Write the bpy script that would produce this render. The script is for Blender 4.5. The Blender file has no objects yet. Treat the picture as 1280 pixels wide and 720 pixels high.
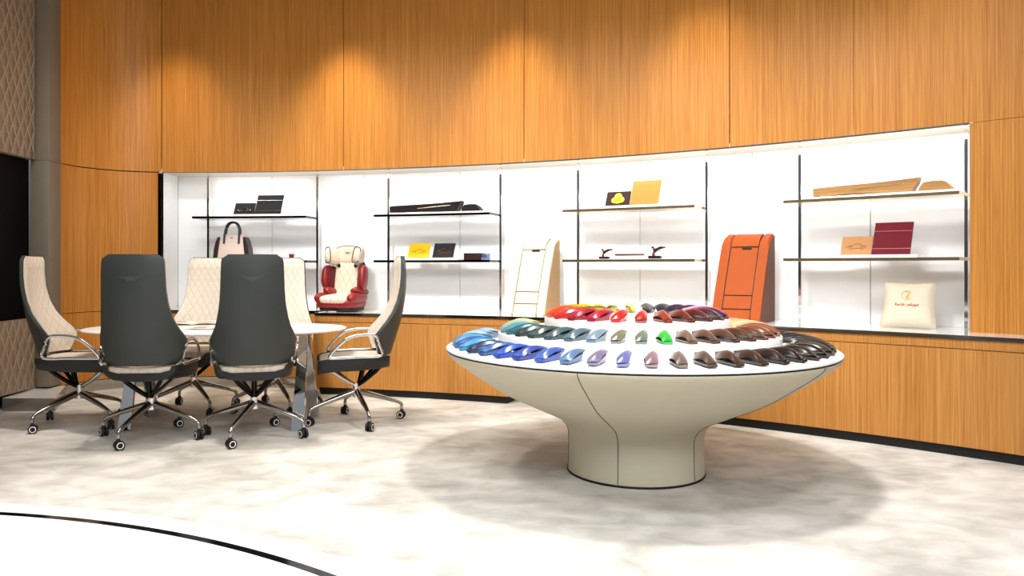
import bpy, bmesh, math, random
from mathutils import Vector, Matrix
random.seed(7)
C = bpy.context.scene.collection
PI = math.pi
F, HZ, CX, H = 950.0, 334.0, 604.0, 1.2          # focal px, horizon row, principal column, eye height
def sn(d): return math.sin(math.radians(d))
def cs(d): return math.cos(math.radians(d))

# ------------------------------------------------------------------ materials
def lin(c):
    return tuple((x/12.92 if x <= .04045 else ((x+.055)/1.055)**2.4) for x in [v/255. for v in c])+(1,)
def new_mat(name):
    m = bpy.data.materials.new(name); m.use_nodes = True
    nt = m.node_tree; b = nt.nodes['Principled BSDF']
    return m, nt, b
def N(nt, t, **kw):
    n = nt.nodes.new(t)
    for k, v in kw.items(): setattr(n, k, v)
    return n
def plain(name, rgb, rough=.5, metal=0., coat=0., noise=.06, scale=14, bump=0., spec=None):
    m, nt, b = new_mat(name)
    c = lin(rgb)
    tc = N(nt, 'ShaderNodeTexCoord'); nz = N(nt, 'ShaderNodeTexNoise')
    nz.inputs['Scale'].default_value = scale; nz.inputs['Detail'].default_value = 4
    nt.links.new(tc.outputs['Object'], nz.inputs['Vector'])
    cr = N(nt, 'ShaderNodeValToRGB')
    cr.color_ramp.elements[0].position = .3; cr.color_ramp.elements[1].position = .7
    cr.color_ramp.elements[0].color = tuple(max(0, x*(1-noise)) for x in c[:3])+(1,)
    cr.color_ramp.elements[1].color = tuple(min(1, x*(1+noise)) for x in c[:3])+(1,)
    nt.links.new(nz.outputs['Fac'], cr.inputs['Fac'])
    nt.links.new(cr.outputs['Color'], b.inputs['Base Color'])
    b.inputs['Roughness'].default_value = rough; b.inputs['Metallic'].default_value = metal
    b.inputs['Coat Weight'].default_value = coat; b.inputs['Coat Roughness'].default_value = .08
    if spec is not None: b.inputs['Specular IOR Level'].default_value = spec
    if bump:
        bp = N(nt, 'ShaderNodeBump'); bp.inputs['Strength'].default_value = bump; bp.inputs['Distance'].default_value = .002
        n2 = N(nt, 'ShaderNodeTexNoise'); n2.inputs['Scale'].default_value = 400
        nt.links.new(tc.outputs['Object'], n2.inputs['Vector'])
        nt.links.new(n2.outputs['Fac'], bp.inputs['Height']); nt.links.new(bp.outputs['Normal'], b.inputs['Normal'])
    return m
def wood(name, dark, light, rough=.42, sc=1.0, axis='Z'):
    m, nt, b = new_mat(name)
    tc = N(nt, 'ShaderNodeTexCoord')
    outs = []
    for (s, l) in ((110*sc, 1.1*sc), (300*sc, 4*sc), (14*sc, .5*sc)):
        mp = N(nt, 'ShaderNodeMapping')
        mp.inputs['Scale'].default_value = (s, s, l) if axis == 'Z' else (l, s, s)
        nz = N(nt, 'ShaderNodeTexNoise'); nz.inputs['Scale'].default_value = 1; nz.inputs['Detail'].default_value = 3
        nt.links.new(tc.outputs['Object'], mp.inputs['Vector']); nt.links.new(mp.outputs['Vector'], nz.inputs['Vector'])
        outs.append(nz)
    a = N(nt, 'ShaderNodeMath', operation='MULTIPLY'); a.inputs[1].default_value = .46
    nt.links.new(outs[0].outputs['Fac'], a.inputs[0])
    a2 = N(nt, 'ShaderNodeMath', operation='MULTIPLY_ADD'); a2.inputs[1].default_value = .40
    nt.links.new(outs[1].outputs['Fac'], a2.inputs[0]); nt.links.new(a.outputs[0], a2.inputs[2])
    a3 = N(nt, 'ShaderNodeMath', operation='MULTIPLY_ADD'); a3.inputs[1].default_value = .14
    nt.links.new(outs[2].outputs['Fac'], a3.inputs[0]); nt.links.new(a2.outputs[0], a3.inputs[2])
    cr = N(nt, 'ShaderNodeValToRGB')
    cr.color_ramp.elements[0].position = .36; cr.color_ramp.elements[1].position = .64
    cr.color_ramp.elements[0].color = lin(dark); cr.color_ramp.elements[1].color = lin(light)
    nt.links.new(a3.outputs[0], cr.inputs['Fac']); nt.links.new(cr.outputs['Color'], b.inputs['Base Color'])
    b.inputs['Roughness'].default_value = rough
    b.inputs['Specular IOR Level'].default_value = .25
    return m
def quilt(name, rgb, line, wx, wz, axes='XZ', rough=.55, lw=.06, depth=.01, lmix=1.0):
    """diamond stitched leather: lines along two diagonals of the object's plane"""
    m, nt, b = new_mat(name)
    tc = N(nt, 'ShaderNodeTexCoord'); sp = N(nt, 'ShaderNodeSeparateXYZ')
    nt.links.new(tc.outputs['Object'], sp.inputs[0])
    u = N(nt, 'ShaderNodeMath', operation='DIVIDE'); u.inputs[1].default_value = wx
    v = N(nt, 'ShaderNodeMath', operation='DIVIDE'); v.inputs[1].default_value = wz
    nt.links.new(sp.outputs[axes[0]], u.inputs[0]); nt.links.new(sp.outputs[axes[1]], v.inputs[0])
    ds = []
    for op in ('ADD', 'SUBTRACT'):
        s = N(nt, 'ShaderNodeMath', operation=op)
        nt.links.new(u.outputs[0], s.inputs[0]); nt.links.new(v.outputs[0], s.inputs[1])
        pp = N(nt, 'ShaderNodeMath', operation='PINGPONG'); pp.inputs[1].default_value = .5
        nt.links.new(s.outputs[0], pp.inputs[0]); ds.append(pp)
    mn = N(nt, 'ShaderNodeMath', operation='MINIMUM')
    nt.links.new(ds[0].outputs[0], mn.inputs[0]); nt.links.new(ds[1].outputs[0], mn.inputs[1])
    cr = N(nt, 'ShaderNodeValToRGB')
    cr.color_ramp.elements[0].position = 0; cr.color_ramp.elements[1].position = lw
    c0 = lin(line); c1 = lin(rgb)
    cr.color_ramp.elements[0].color = tuple(c0[i]*lmix+c1[i]*(1-lmix) for i in range(3))+(1,)
    cr.color_ramp.elements[1].color = c1
    nt.links.new(mn.outputs[0], cr.inputs['Fac']); nt.links.new(cr.outputs['Color'], b.inputs['Base Color'])
    sq = N(nt, 'ShaderNodeMath', operation='POWER'); sq.inputs[1].default_value = .5
    nt.links.new(mn.outputs[0], sq.inputs[0])
    bp = N(nt, 'ShaderNodeBump'); bp.inputs['Strength'].default_value = .9; bp.inputs['Distance'].default_value = depth
    nt.links.new(sq.outputs[0], bp.inputs['Height']); nt.links.new(bp.outputs['Normal'], b.inputs['Normal'])
    b.inputs['Roughness'].default_value = rough
    return m
def carpet():
    m, nt, b = new_mat('carpet_pile')
    tc = N(nt, 'ShaderNodeTexCoord')
    def nz(scale, det, rx=0, sx=1, sy=1, dist=0):
        mp = N(nt, 'ShaderNodeMapping'); mp.inputs['Rotation'].default_value = (0, 0, rx); mp.inputs['Scale'].default_value = (sx, sy, 1)
        n = N(nt, 'ShaderNodeTexNoise'); n.inputs['Scale'].default_value = scale; n.inputs['Detail'].default_value = det
        n.inputs['Distortion'].default_value = dist
        nt.links.new(tc.outputs['Object'], mp.inputs['Vector']); nt.links.new(mp.outputs['Vector'], n.inputs['Vector'])
        return n
    a = nz(1.5, 7, .5, 1, 1.1, .5); s = nz(4.5, 6, -.7, 1, 1.5, .5)
    mx = N(nt, 'ShaderNodeMath', operation='MULTIPLY_ADD'); mx.inputs[1].default_value = .45
    nt.links.new(s.outputs['Fac'], mx.inputs[0])
    h = N(nt, 'ShaderNodeMath', operation='MULTIPLY'); h.inputs[1].default_value = .55
    nt.links.new(a.outputs['Fac'], h.inputs[0]); nt.links.new(h.outputs[0], mx.inputs[2])
    cr = N(nt, 'ShaderNodeValToRGB')
    cr.color_ramp.elements[0].position = .36; cr.color_ramp.elements[1].position = .62
    cr.color_ramp.elements[0].color = lin((166, 163, 156)); cr.color_ramp.elements[1].color = lin((214, 211, 206))
    nt.links.new(mx.outputs[0], cr.inputs['Fac']); nt.links.new(cr.outputs['Color'], b.inputs['Base Color'])
    b.inputs['Roughness'].default_value = .95; b.inputs['Specular IOR Level'].default_value = .1
    return m
M = {}
M['oak'] = wood('oak_veneer', (160, 98, 34), (204, 142, 66))
M['oak_low'] = wood('oak_cabinet_veneer', (158, 102, 44), (198, 142, 76))
M['carpet'] = carpet()
M['white_gloss'] = plain('white_acrylic_gloss', (246, 246, 246), .12, noise=.01, coat=.5)
M['white'] = plain('white_lacquer', (246, 246, 246), .35, noise=.01)
M['chrome'] = plain('polished_chrome', (225, 225, 225), .06, 1, noise=.01)
M['chrome_soft'] = plain('satin_chrome', (178, 176, 170), .16, 1, noise=.03)
M['gunmetal'] = plain('dark_polished_metal', (40, 40, 42), .12, 1, noise=.03)
M['black'] = plain('matt_black', (10, 10, 10), .6, noise=.05)
M['black_gloss'] = plain('black_gloss', (8, 8, 10), .08, noise=.03, coat=.5)
M['charcoal'] = plain('charcoal_leather', (54, 58, 56), .5, noise=.05, scale=6, bump=.15)
M['charcoal_dark'] = plain('dark_leather', (26, 26, 26), .5, noise=.05, scale=6, bump=.15)
M['emboss'] = plain('embossed_leather', (98, 100, 98), .35, noise=.02)
M['cream_quilt'] = quilt('cream_quilted_leather', (208, 197, 182), (140, 122, 102), .055, .10, 'XZ', depth=.006, lmix=.4)
M['cream'] = plain('cream_leather', (216, 202, 184), .5, noise=.03, bump=.1)
M['beige_case'] = plain('beige_leather', (216, 202, 180), .6, noise=.02, bump=.1, spec=.2)
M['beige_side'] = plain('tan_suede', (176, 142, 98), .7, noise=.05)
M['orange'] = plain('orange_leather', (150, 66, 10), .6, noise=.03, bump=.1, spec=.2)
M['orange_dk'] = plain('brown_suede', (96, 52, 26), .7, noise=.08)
M['quilt_wall'] = quilt('quilted_wall_leather', (140, 124, 104), (196, 180, 154), .105, .21, 'YZ', depth=.02, lw=.1, lmix=.7)
M['pilaster'] = plain('taupe_panel', (118, 108, 92), .5, noise=.03)
M['bowl'] = plain('greige_leather', (198, 190, 168), .5, noise=.015, bump=.08)
M['marble'] = plain('white_marble', (244, 242, 238), .35, noise=.02, scale=5, coat=0, spec=.3)
M['floor_white'] = plain('white_floor_gloss', (248, 249, 247), .12, noise=.01)
M['red'] = plain('red_leather', (130, 22, 22), .42, noise=.06, bump=.1)
M['red_dk'] = plain('dark_red_leather', (88, 12, 16), .5, noise=.06, bump=.1)
M['edge_steel'] = plain('smoky_steel', (120, 122, 128), .1, 1, noise=.1, scale=3)
M['gold'] = plain('gold_metal', (200, 150, 40), .25, 1, noise=.02)
M['bronze'] = plain('bronze_metal', (96, 70, 46), .3, 1, noise=.1)
M['led'] = plain('led_diffuser', (255, 250, 240), .4, noise=0)
bs = M['led'].node_tree.nodes['Principled BSDF']
bs.inputs['Emission Color'].default_value = (1, .96, .9, 1); bs.inputs['Emission Strength'].default_value = 3
def leather(name, rgb, rough=.25): return plain(name, rgb, .6, noise=.04, spec=.15)

# ------------------------------------------------------------------ object helpers
def finish(bm, m, sharp=38, smooth=True):
    bmesh.ops.recalc_face_normals(bm, faces=bm.faces[:])
    me = bpy.data.meshes.new('m'); bm.to_mesh(me); bm.free()
    ms = m if isinstance(m, (list, tuple)) else [m]
    for x in ms: me.materials.append(x)
    if smooth:
        for p in me.polygons: p.use_smooth = True
        try: me.set_sharp_from_angle(angle=math.radians(sharp))
        except Exception: pass
    return me
def obj(name, bm, m, parent=None, world=False, sharp=38, label=None):
    if world and parent is not None:
        bmesh.ops.transform(bm, matrix=mw(parent).inverted(), verts=bm.verts[:])
    me = finish(bm, m, sharp); me.name = name
    o = bpy.data.objects.new(name, me); C.objects.link(o)
    if parent is not None: o.parent = parent
    if label: o['label'] = label
    return o
def mw(o):
    m = Matrix.Translation(o.location) @ o.rotation_euler.to_matrix().to_4x4()
    return (mw(o.parent) @ m) if o.parent else m
def thing(name, label, cat, loc=(0, 0, 0), rz=0., group=None, rx=0.):
    o = bpy.data.objects.new(name, None); C.objects.link(o); o.empty_display_size = .1
    o.location = loc; o.rotation_euler = (rx, 0, rz); o['label'] = label; o['category'] = cat
    if group: o['group'] = group
    return o
def tag(o, label, cat, group=None):
    o['label'] = label; o['category'] = cat
    if group: o['group'] = group
    return o
def single(name, bm, m, label, cat, loc=(0, 0, 0), rz=0., group=None, world=False, sharp=38):
    """a thing that is one mesh"""
    if world: bmesh.ops.translate(bm, vec=-Vector(loc), verts=bm.verts[:])
    o = obj(name, bm, m, None, sharp=sharp); o.location = loc; o.rotation_euler = (0, 0, rz)
    return tag(o, label, cat, group)
def struct(name, bm, m, sharp=38):
    o = obj(name, bm, m, None, sharp=sharp); o['kind'] = 'structure'; return o
def dup(root, loc, rz, label):
    def cp(o, par):
        c = o.copy(); C.objects.link(c); c.parent = par
        for ch in [k for k in list(bpy.data.objects) if k.parent == o]: cp(ch, c)
        return c
    r = cp(root, None); r.location = loc; r.rotation_euler = (0, 0, rz); r['label'] = label
    return r
def kids(o, name): return [k for k in bpy.data.objects if k.parent == o and k.name.split('.')[0] == name]

# ------------------------------------------------------------------ mesh helpers
def box(bm, c, s, rot=None, bev=0., seg=2, mi=0):
    r = bmesh.ops.create_cube(bm, size=1)
    vs = r['verts']; fs = {f for v in vs for f in v.link_faces}
    bmesh.ops.scale(bm, vec=Vector(s), verts=vs)
    if bev:
        es = list({e for v in vs for e in v.link_edges})
        rr = bmesh.ops.bevel(bm, geom=vs+es, offset=bev, segments=seg, affect='EDGES', profile=.5)
        vs = list({v for v in rr['verts']} | {v for v in vs if v.is_valid}); fs = {f for v in vs for f in v.link_faces}
    if rot is not None: bmesh.ops.rotate(bm, cent=(0, 0, 0), matrix=rot.to_3x3() if hasattr(rot, 'to_3x3') else rot, verts=vs)
    bmesh.ops.translate(bm, vec=Vector(c), verts=vs)
    for f in fs: f.material_index = mi
    return vs
def loft(bm, rings, closed=True, caps=True, mi=0):
    R = [[bm.verts.new(p) for p in ring] for ring in rings]
    n = len(R[0])
    for a, b in zip(R[:-1], R[1:]):
        for i in range(n if closed else n-1):
            j = (i+1) % n
            try: bm.faces.new((a[i], a[j], b[j], b[i])).material_index = mi
            except ValueError: pass
    if caps and closed:
        for r in (R[0], R[-1]):
            try: bm.faces.new(r).material_index = mi
            except ValueError: pass
    return R
def tube(bm, pts, r, n=10, mi=0, closed=False, flat=1.0, up=Vector((0, 0, 1))):
    pts = [Vector(p) for p in pts]; rings = []
    rr = r if isinstance(r, (list, tuple)) else [r]*len(pts)
    L = len(pts)
    for i, p in enumerate(pts):
        if closed: d = pts[(i+1) % L]-pts[i-1]
        else: d = pts[min(i+1, L-1)]-pts[max(i-1, 0)]
        d.normalize()
        u = up if abs(d.dot(up)) < .95 else Vector((1, 0, 0)) if abs(d.x) < .9 else Vector((0, 1, 0))
        s = d.cross(u).normalized(); t = s.cross(d)
        rings.append([p+s*math.cos(2*PI*k/n)*rr[i]+t*math.sin(2*PI*k/n)*rr[i]*flat for k in range(n)])
    if closed: rings.append(rings[0])
    if closed:
        R = [[bm.verts.new(q) for q in ring] for ring in rings[:-1]]
        for a in range(L):
            A, B = R[a], R[(a+1) % L]
            for i in range(n):
                bm.faces.new((A[i], A[(i+1) % n], B[(i+1) % n], B[i])).material_index = mi
    else: loft(bm, rings, mi=mi)
def smoothpath(pts, k=6, closed=False):
    P = [Vector(p) for p in pts]; n = len(P); out = []
    rng = range(n) if closed else range(n-1)
    for i in rng:
        p0 = P[(i-1) % n] if closed or i > 0 else P[0]; p1 = P[i]; p2 = P[(i+1) % n]
        p3 = P[(i+2) % n] if closed or i+2 < n else P[-1]
        for j in range(k):
            t = j/k
            out.append(.5*((2*p1)+(-p0+p2)*t+(2*p0-5*p1+4*p2-p3)*t*t+(-p0+3*p1-3*p2+p3)*t**3))
    if not closed: out.append(P[-1])
    return out
def lathe(bm, prof, n=64, c=(0, 0), mi=0, cap=True):
    rings = [[Vector((c[0]+r*math.cos(2*PI*k/n), c[1]+r*math.sin(2*PI*k/n), z)) for k in range(n)] for r, z in prof]
    loft(bm, rings, caps=cap, mi=mi)
def cyl(bm, a, b, r, n=16, mi=0, r2=None): tube(bm, [a, b], [r, r if r2 is None else r2], n, mi)
def blob(bm, c, s, e1=.5, e2=.5, rot=None, nu=20, nv=14, mi=0, warp=None):
    """superellipsoid with half sizes s"""
    def f(w, e): return math.copysign(abs(w)**e, w)
    rings = []
    for i in range(1, nv):
        v = -PI/2+PI*i/nv
        ring = []
        for k in range(nu):
            u = 2*PI*k/nu
            p = Vector((s[0]*f(math.cos(v), e1)*f(math.cos(u), e2), s[1]*f(math.cos(v), e1)*f(math.sin(u), e2), s[2]*f(math.sin(v), e1)))
            if warp: p = warp(p)
            if rot is not None: p = rot @ p
            ring.append(p+Vector(c))
        rings.append(ring)
    loft(bm, rings, mi=mi)
def prism(bm, poly, axis, a, b, mi=0, bev=0.):
    """poly in the plane normal to axis, extruded a..b. axis 'X': poly (y,z); 'Y': (x,z); 'Z': (x,y)"""
    def mk(p, t): return {'X': (t, p[0], p[1]), 'Y': (p[0], t, p[1]), 'Z': (p[0], p[1], t)}[axis]
    A = [bm.verts.new(mk(p, a)) for p in poly]; B = [bm.verts.new(mk(p, b)) for p in poly]
    n = len(poly); fs = [bm.faces.new(A), bm.faces.new(B)]
    for i in range(n): fs.append(bm.faces.new((A[i], A[(i+1) % n], B[(i+1) % n], B[i])))
    for f in fs: f.material_index = mi
    if bev:
        es = list({e for f in fs[:2] for e in f.edges})
        bmesh.ops.bevel(bm, geom=es, offset=bev, segments=2, affect='EDGES')
def sheet(bm, G, thick, mi=0):
    """grid of points G[i][j] and an offset vector (or grid of) -> closed slab"""
    nI, nJ = len(G), len(G[0])
    A = [[bm.verts.new(p) for p in row] for row in G]
    B = [[bm.verts.new(Vector(G[i][j])+(thick(i, j) if callable(thick) else Vector(thick))) for j in range(nJ)] for i in range(nI)]
    def q(*v): bm.faces.new(v).material_index = mi
    for i in range(nI-1):
        for j in range(nJ-1):
            q(A[i][j], A[i][j+1], A[i+1][j+1], A[i+1][j]); q(B[i][j], B[i+1][j], B[i+1][j+1], B[i][j+1])
    for i in range(nI-1):
        q(A[i][0], A[i+1][0], B[i+1][0], B[i][0]); q(A[i][-1], B[i][-1], B[i+1][-1], A[i+1][-1])
    for j in range(nJ-1):
        q(A[0][j], B[0][j], B[0][j+1], A[0][j+1]); q(A[-1][j], A[-1][j+1], B[-1][j+1], B[-1][j])

# ------------------------------------------------------------------ the curved back wall
WC, WR = (-3.24, -1.65), 9.3
SC, SR = (-3.24, 7.0), .65              # small corner arc at the left
ZT, ZC = 2.158, .77                     # underside of the upper panelling, top of the counter
def wp(th, off, z=0., c=WC, R=WR): return Vector((c[0]+(R-off)*math.sin(th), c[1]+(R-off)*math.cos(th), z))
def th(px, off=0.):
    k = (px-CX)/F; r = WR-off          # ray (k*Y, Y)
    a = 1+k*k; b = -2*(k*WC[0]+WC[1]); cc = WC[0]**2+WC[1]**2-r*r
    Y = (-b+math.sqrt(b*b-4*a*cc))/(2*a)
    return math.atan2(k*Y-WC[0], Y-WC[1])
def arcbox(bm, t0, t1, o0, o1, z0, z1, n=None, c=WC, R=WR, mi=0):
    n = n or max(1, int(abs(t1-t0)*R/.12))
    rings = []
    for i in range(n+1):
        t = t0+(t1-t0)*i/n
        rings.append([wp(t, o0, z0, c, R), wp(t, o1, z0, c, R), wp(t, o1, z1, c, R), wp(t, o0, z1, c, R)])
    loft(bm, rings, mi=mi)
def shelfframe(px, off, z):
    """location and rotation of a thing standing at a picture column, depth offset and height"""
    t = th(px, off); p = wp(t, off, z); return p, -t
def chord(p0, p1, off): return (wp(th(p0, off), off)-wp(th(p1, off), off)).length

TE = th(1212)                      # right end of the niche
TEND = .95                         # wall goes on to the right, out of the frame
# upper oak panelling: panels with narrow joints on a dark backing
bm = bmesh.new()
joints = [0.0004]+[th(x) for x in (318, 429.5, 541, 655, 776, 912, 1067)]
joints += [joints[-1]+.118, joints[-1]+.236, TEND]
for a, b in zip(joints[:-1], joints[1:]):
    i = joints.index(a)
    g0 = .0006 if i % 2 == 0 else .00018
    g1 = .0006 if i % 2 == 1 else .00018
    arcbox(bm, a+g0*.6, b-g1*.6, -.02, 0, ZT, 3.95)
arcbox(bm, -PI/2, -.003, -.02, 0, ZT+.004, 3.95, n=24, c=SC, R=SR)
arcbox(bm, joints[0], TEND, -.05, -.025, ZT+.01, 3.95, mi=1)
arcbox(bm, -PI/2, 0, -.05, -.025, ZT-.01, 3.95, n=16, c=SC, R=SR, mi=1)
struct('wall_back', bm, [M['oak'], M['black']])
# lower oak skin at the left: beside the niche and below its counter
bm = bmesh.new()
arcbox(bm, -PI/2, -.004, -.02, 0, ZC+.002, ZT-.006, n=24, c=SC, R=SR)
arcbox(bm, -PI/2, -.004, -.02, 0, .105, ZC-.004, n=24, c=SC, R=SR)
arcbox(bm, .0, th(720), -.02, 0, .105, ZC-.035)
arcbox(bm, -PI/2, 0, -.05, -.025, .0, ZT, n=16, c=SC, R=SR, mi=1)
arcbox(bm, 0, TEND, -.05, -.025, .0, ZC-.04, mi=1)
struct('wall_back_lower', bm, [M['oak'], M['black']])
bm = bmesh.new()
arcbox(bm, TE, TEND, -.02, 0, .105, ZT-.003)
struct('wall_right', bm, M['oak'])
bm = bmesh.new()                    # polished skirting
arcbox(bm, -PI/2, 0, -.02, .012, 0, .1, n=16, c=SC, R=SR)
arcbox(bm, 0, th(720), -.02, .012, 0, .1)
struct('baseboard_back', bm, M['chrome_soft'])
# niche shell
ND = -.42
bm = bmesh.new()
seams = [0, th(340, ND), th(455, ND), th(575, ND), th(690, ND), th(800, ND), th(940, ND), th(1088, ND), TE]
for a, b in zip(seams[:-1], seams[1:]): arcbox(bm, a+.0003, b-.0003, ND-.02, ND, ZC-.03, ZT+.02)
arcbox(bm, -.002, .0, ND, 0, ZC-.03, ZT, n=1)
arcbox(bm, TE, TE+.002, ND, 0, ZC-.03, ZT, n=1)
struct('wall_niche', bm, M['white_gloss'])
bm = bmesh.new()
arcbox(bm, -.002, TE, ND-.02, -.002, ZT, ZT+.03)
struct('ceiling_niche', bm, plain('soffit_beige', (214, 207, 194), .5, noise=.01))  # beige, greyer than the white niche back
bm = bmesh.new()                    # thin polished edge under the panelling
arcbox(bm, 0, TE, -.012, .004, ZT-.012, ZT+.0005)
struct('trim_1', bm, M['chrome'])
bm = bmesh.new()                    # mirror strip on the left reveal
arcbox(bm, -.0035, .0, -.05, .004, ZC, ZT-.014, n=1)
struct('trim_2', bm, M['gunmetal'])

# floor, ceiling
bm = bmesh.new(); box(bm, (.4, 3.1, -.05), (9.6, 10.6, .1)); struct('floor', bm, M['carpet'])
bm = bmesh.new(); box(bm, (.4, 3.9, 4.0), (9.6, 9.0, .08)); struct('ceiling', bm, plain('ceiling_paint', (150, 140, 128), .8, noise=.01))

# left wall: quilted leather above and below a black glass band, taupe pilaster in the corner
WX = -4.0
bm = bmesh.new(); box(bm, (WX-.05, 4.9, 3.05), (.1, 3.78, 1.78), bev=.008)
struct('wall_left', bm, M['quilt_wall'])
bm = bmesh.new(); box(bm, (WX-.05, 4.9, .435), (.1, 3.78, .62), bev=.008)
struct('wall_left_lower', bm, M['quilt_wall'])
bm = bmesh.new(); box(bm, (WX-.09, 4.9, 1.45), (.06, 3.78, 1.45))
struct('wall_left_glass', bm, plain('black_panel', (6, 6, 7), .5, spec=.05))
bm = bmesh.new(); box(bm, (WX-.1, 4.9, .06), (.06, 3.78, .12))
struct('baseboard_left', bm, M['chrome_soft'])
bm = bmesh.new()
box(bm, (-3.975, 6.93, 3.05), (.17, .24, 1.79), bev=.006)
box(bm, (-3.975, 6.93, 1.14), (.17, .24, 2.03), bev=.006)
box(bm, (-3.975, 6.97, 2.0), (.14, .2, 3.9), mi=1)
struct('wall_left_pilaster', bm, [M['pilaster'], M['black']])
bm = bmesh.new(); prism(bm, [(-4.0, 6.32), (-3.56, 6.32), (-3.84, 6.99), (-4.06, 6.99)], 'Z', 0, .11)
bm2 = bm
for f in bm.faces:
    if f.normal.z < .5: f.material_index = 1
bmesh.ops.recalc_face_normals(bm, faces=bm.faces[:])
for f in bm.faces: f.material_index = 0 if f.normal.z > .5 else 1
struct('trim_3', bm, [M['white_gloss'], M['chrome_soft']])

# ------------------------------------------------------------------ round white platform in the foreground
PC, PR = (-2.94, -.15), 4.03
def ring(bm, r0, r1, z0, z1, n=160):
    a0, a1 = -PI*.02, PI*.78
    rings = []
    for i in range(n+1):
        a = a0+(a1-a0)*i/n; c, s = math.cos(a), math.sin(a)
        rings.append([Vector((PC[0]+r*c, PC[1]+r*s, z)) for r, z in ((r0, z0), (r1, z0), (r1, z1), (r0, z1))])
    loft(bm, rings)
bm = bmesh.new(); ring(bm, 3.895, PR, -.02, .006); struct('trim_4', bm, M['floor_white'])
t = thing('display_platform', 'round glossy white floor platform edged by a thin mirror strip, bottom left', 'platform', (PC[0], PC[1], 0))
bm = bmesh.new(); ring(bm, 0.5, 3.845, .0, .012); obj('platform_top', bm, M['floor_white'], t, world=True)
bm = bmesh.new(); ring(bm, 3.846, 3.894, .0, .009); obj('edge_strip', bm, M['gunmetal'], t, world=True, label='mirror polished dark edge strip')

# ------------------------------------------------------------------ counter and base cabinets
TC0, TC1, TC2 = th(393, .32), th(636.5, .32), th(725, .32)
FO = .32
bm = bmesh.new()
arcbox(bm, .0005, TC0, ND+.003, -.002, ZC-.03, ZC)
arcbox(bm, TC0, TE+.06, ND+.003, FO, ZC-.024, ZC)
for f in bm.faces: pass
bmesh.ops.recalc_face_normals(bm, faces=bm.faces[:])
for f in bm.faces: f.material_index = 0 if f.normal.z > .5 else 1
p = wp(th(640, .1), .1, ZC-.03)
single('countertop', bm, [M['white_gloss'], M['edge_steel']], 'long curved glossy white countertop with dark polished edge running along the niche', 'countertop', (p.x, p.y, ZC-.03), world=True)
def cabinet(t0, t1, label, n=3):
    tm = (t0+t1)/2; p = wp(tm, FO-.2, 0)
    r = thing('base_cabinet', label, 'cabinet', p, 0, 'curved oak base cabinets')
    bm = bmesh.new(); arcbox(bm, t0, t1, .005, FO-.03, .075, ZC-.032)
    obj('carcass', bm, M['oak_low'], r, world=True)
    bm = bmesh.new(); arcbox(bm, t0, t1, FO-.03, FO-.012, ZC-.085, ZC-.026); obj('top_rail', bm, M['oak_low'], r, world=True)
    bm = bmesh.new(); arcbox(bm, t0, t1, FO-.028, FO, .068, ZC-.09)
    obj('front_panel', bm, M['oak_low'], r, world=True)
    bm = bmesh.new(); arcbox(bm, t0+.004, t1-.004, .03, FO-.035, 0, .074); obj('toe_kick', bm, M['black'], r, world=True, label='recessed black toe kick')
cabinet(TC0, TC1, 'curved oak base cabinet behind the right-hand office chair, left of the sample table')
cabinet(TC2, TE+.06, 'curved oak base cabinet on the right, running behind the sample table', 4)

# ------------------------------------------------------------------ shelving units
Z1, Z2 = 1.71, 1.268
def shelving(pl, pr, sl, sr, label, edge):
    tl, tr = th(pl, -.28), th(pr, -.28)
    a, b = th(sl, .02), th(sr, .02)
    b = min(b, tr) if sr < 1190 else b
    p = wp((tl+tr)/2, -.28, ZC)
    r = thing('shelving_unit', label, 'shelves', p, 0, 'open shelving units in the white niche')
    for t in (tl, tr):
        bm = bmesh.new(); c = wp(t, -.28, 0)
        box(bm, (c.x, c.y, (ZC+ZT)/2), (.024, .024, ZT-ZC), rot=Matrix.Rotation(-t, 3, 'Z'), bev=.002, seg=1)
        obj('post', bm, M['chrome'], r, world=True)
    for z in (Z1, Z2):
        bm = bmesh.new(); arcbox(bm, a, b, -.30, .02, z-.022, z)
        for f in bm.faces: f.normal_update()
        bmesh.ops.recalc_face_normals(bm, faces=bm.faces[:])
        for f in bm.faces: f.material_index = 0 if f.normal.z > .5 else 1
        obj('shelf', bm, [M['white_gloss'], edge], r, world=True)
M['edge_dark'] = M['gunmetal']
M['edge_gold'] = plain('brushed_brass_edge', (206, 184, 142), .24, 1, noise=.1)
shelving(260.5, 397, 240, 385, 'leftmost chrome shelving unit, holding the handbag', M['gunmetal'])
shelving(486, 626, 467, 612, 'second chrome shelving unit from the left, holding the yellow board', M['gunmetal'])
shelving(723, 883.5, 703, 868, 'third chrome shelving unit from the left, holding the two winged figurines', M['edge_gold'])
shelving(1000, 1208, 979, 1199, 'rightmost chrome shelving unit, above the embroidered pillow', M['edge_gold'])

# ------------------------------------------------------------------ the round sample table
DX, DY = .9, 4.5
t = thing('sample_table', 'large round pedestal table in greige leather with stepped white top full of colour samples', 'table', (DX, DY, 0))
prof = [(.0, .012), (.398, .012), (.397, .05), (.394, .20), (.40, .25), (.42, .285), (.47, .325), (.62, .395), (.81, .485), (.99, .603), (1.07, .66), (1.108, .695), (1.116, .712)]
pp = [Vector((r, 0, z)) for r, z in prof[1:]]
sp = smoothpath(pp, 5)
bm = bmesh.new(); lathe(bm, [(0.001, .012)]+[(q.x, q.z) for q in sp]+[(1.0, .713)], 128); obj('pedestal', bm, M['bowl'], t, sharp=60)
bm = bmesh.new(); lathe(bm, [(.3, 0), (.402, 0), (.402, .012), (.3, .012)], 96); obj('base_ring', bm, M['black'], t)
bm = bmesh.new(); lathe(bm, [(1.0, .710), (1.112, .712), (1.112, .7165), (1.0, .7165)], 128); obj('edge_line', bm, M['black'], t, label='thin black line round the rim')
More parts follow.
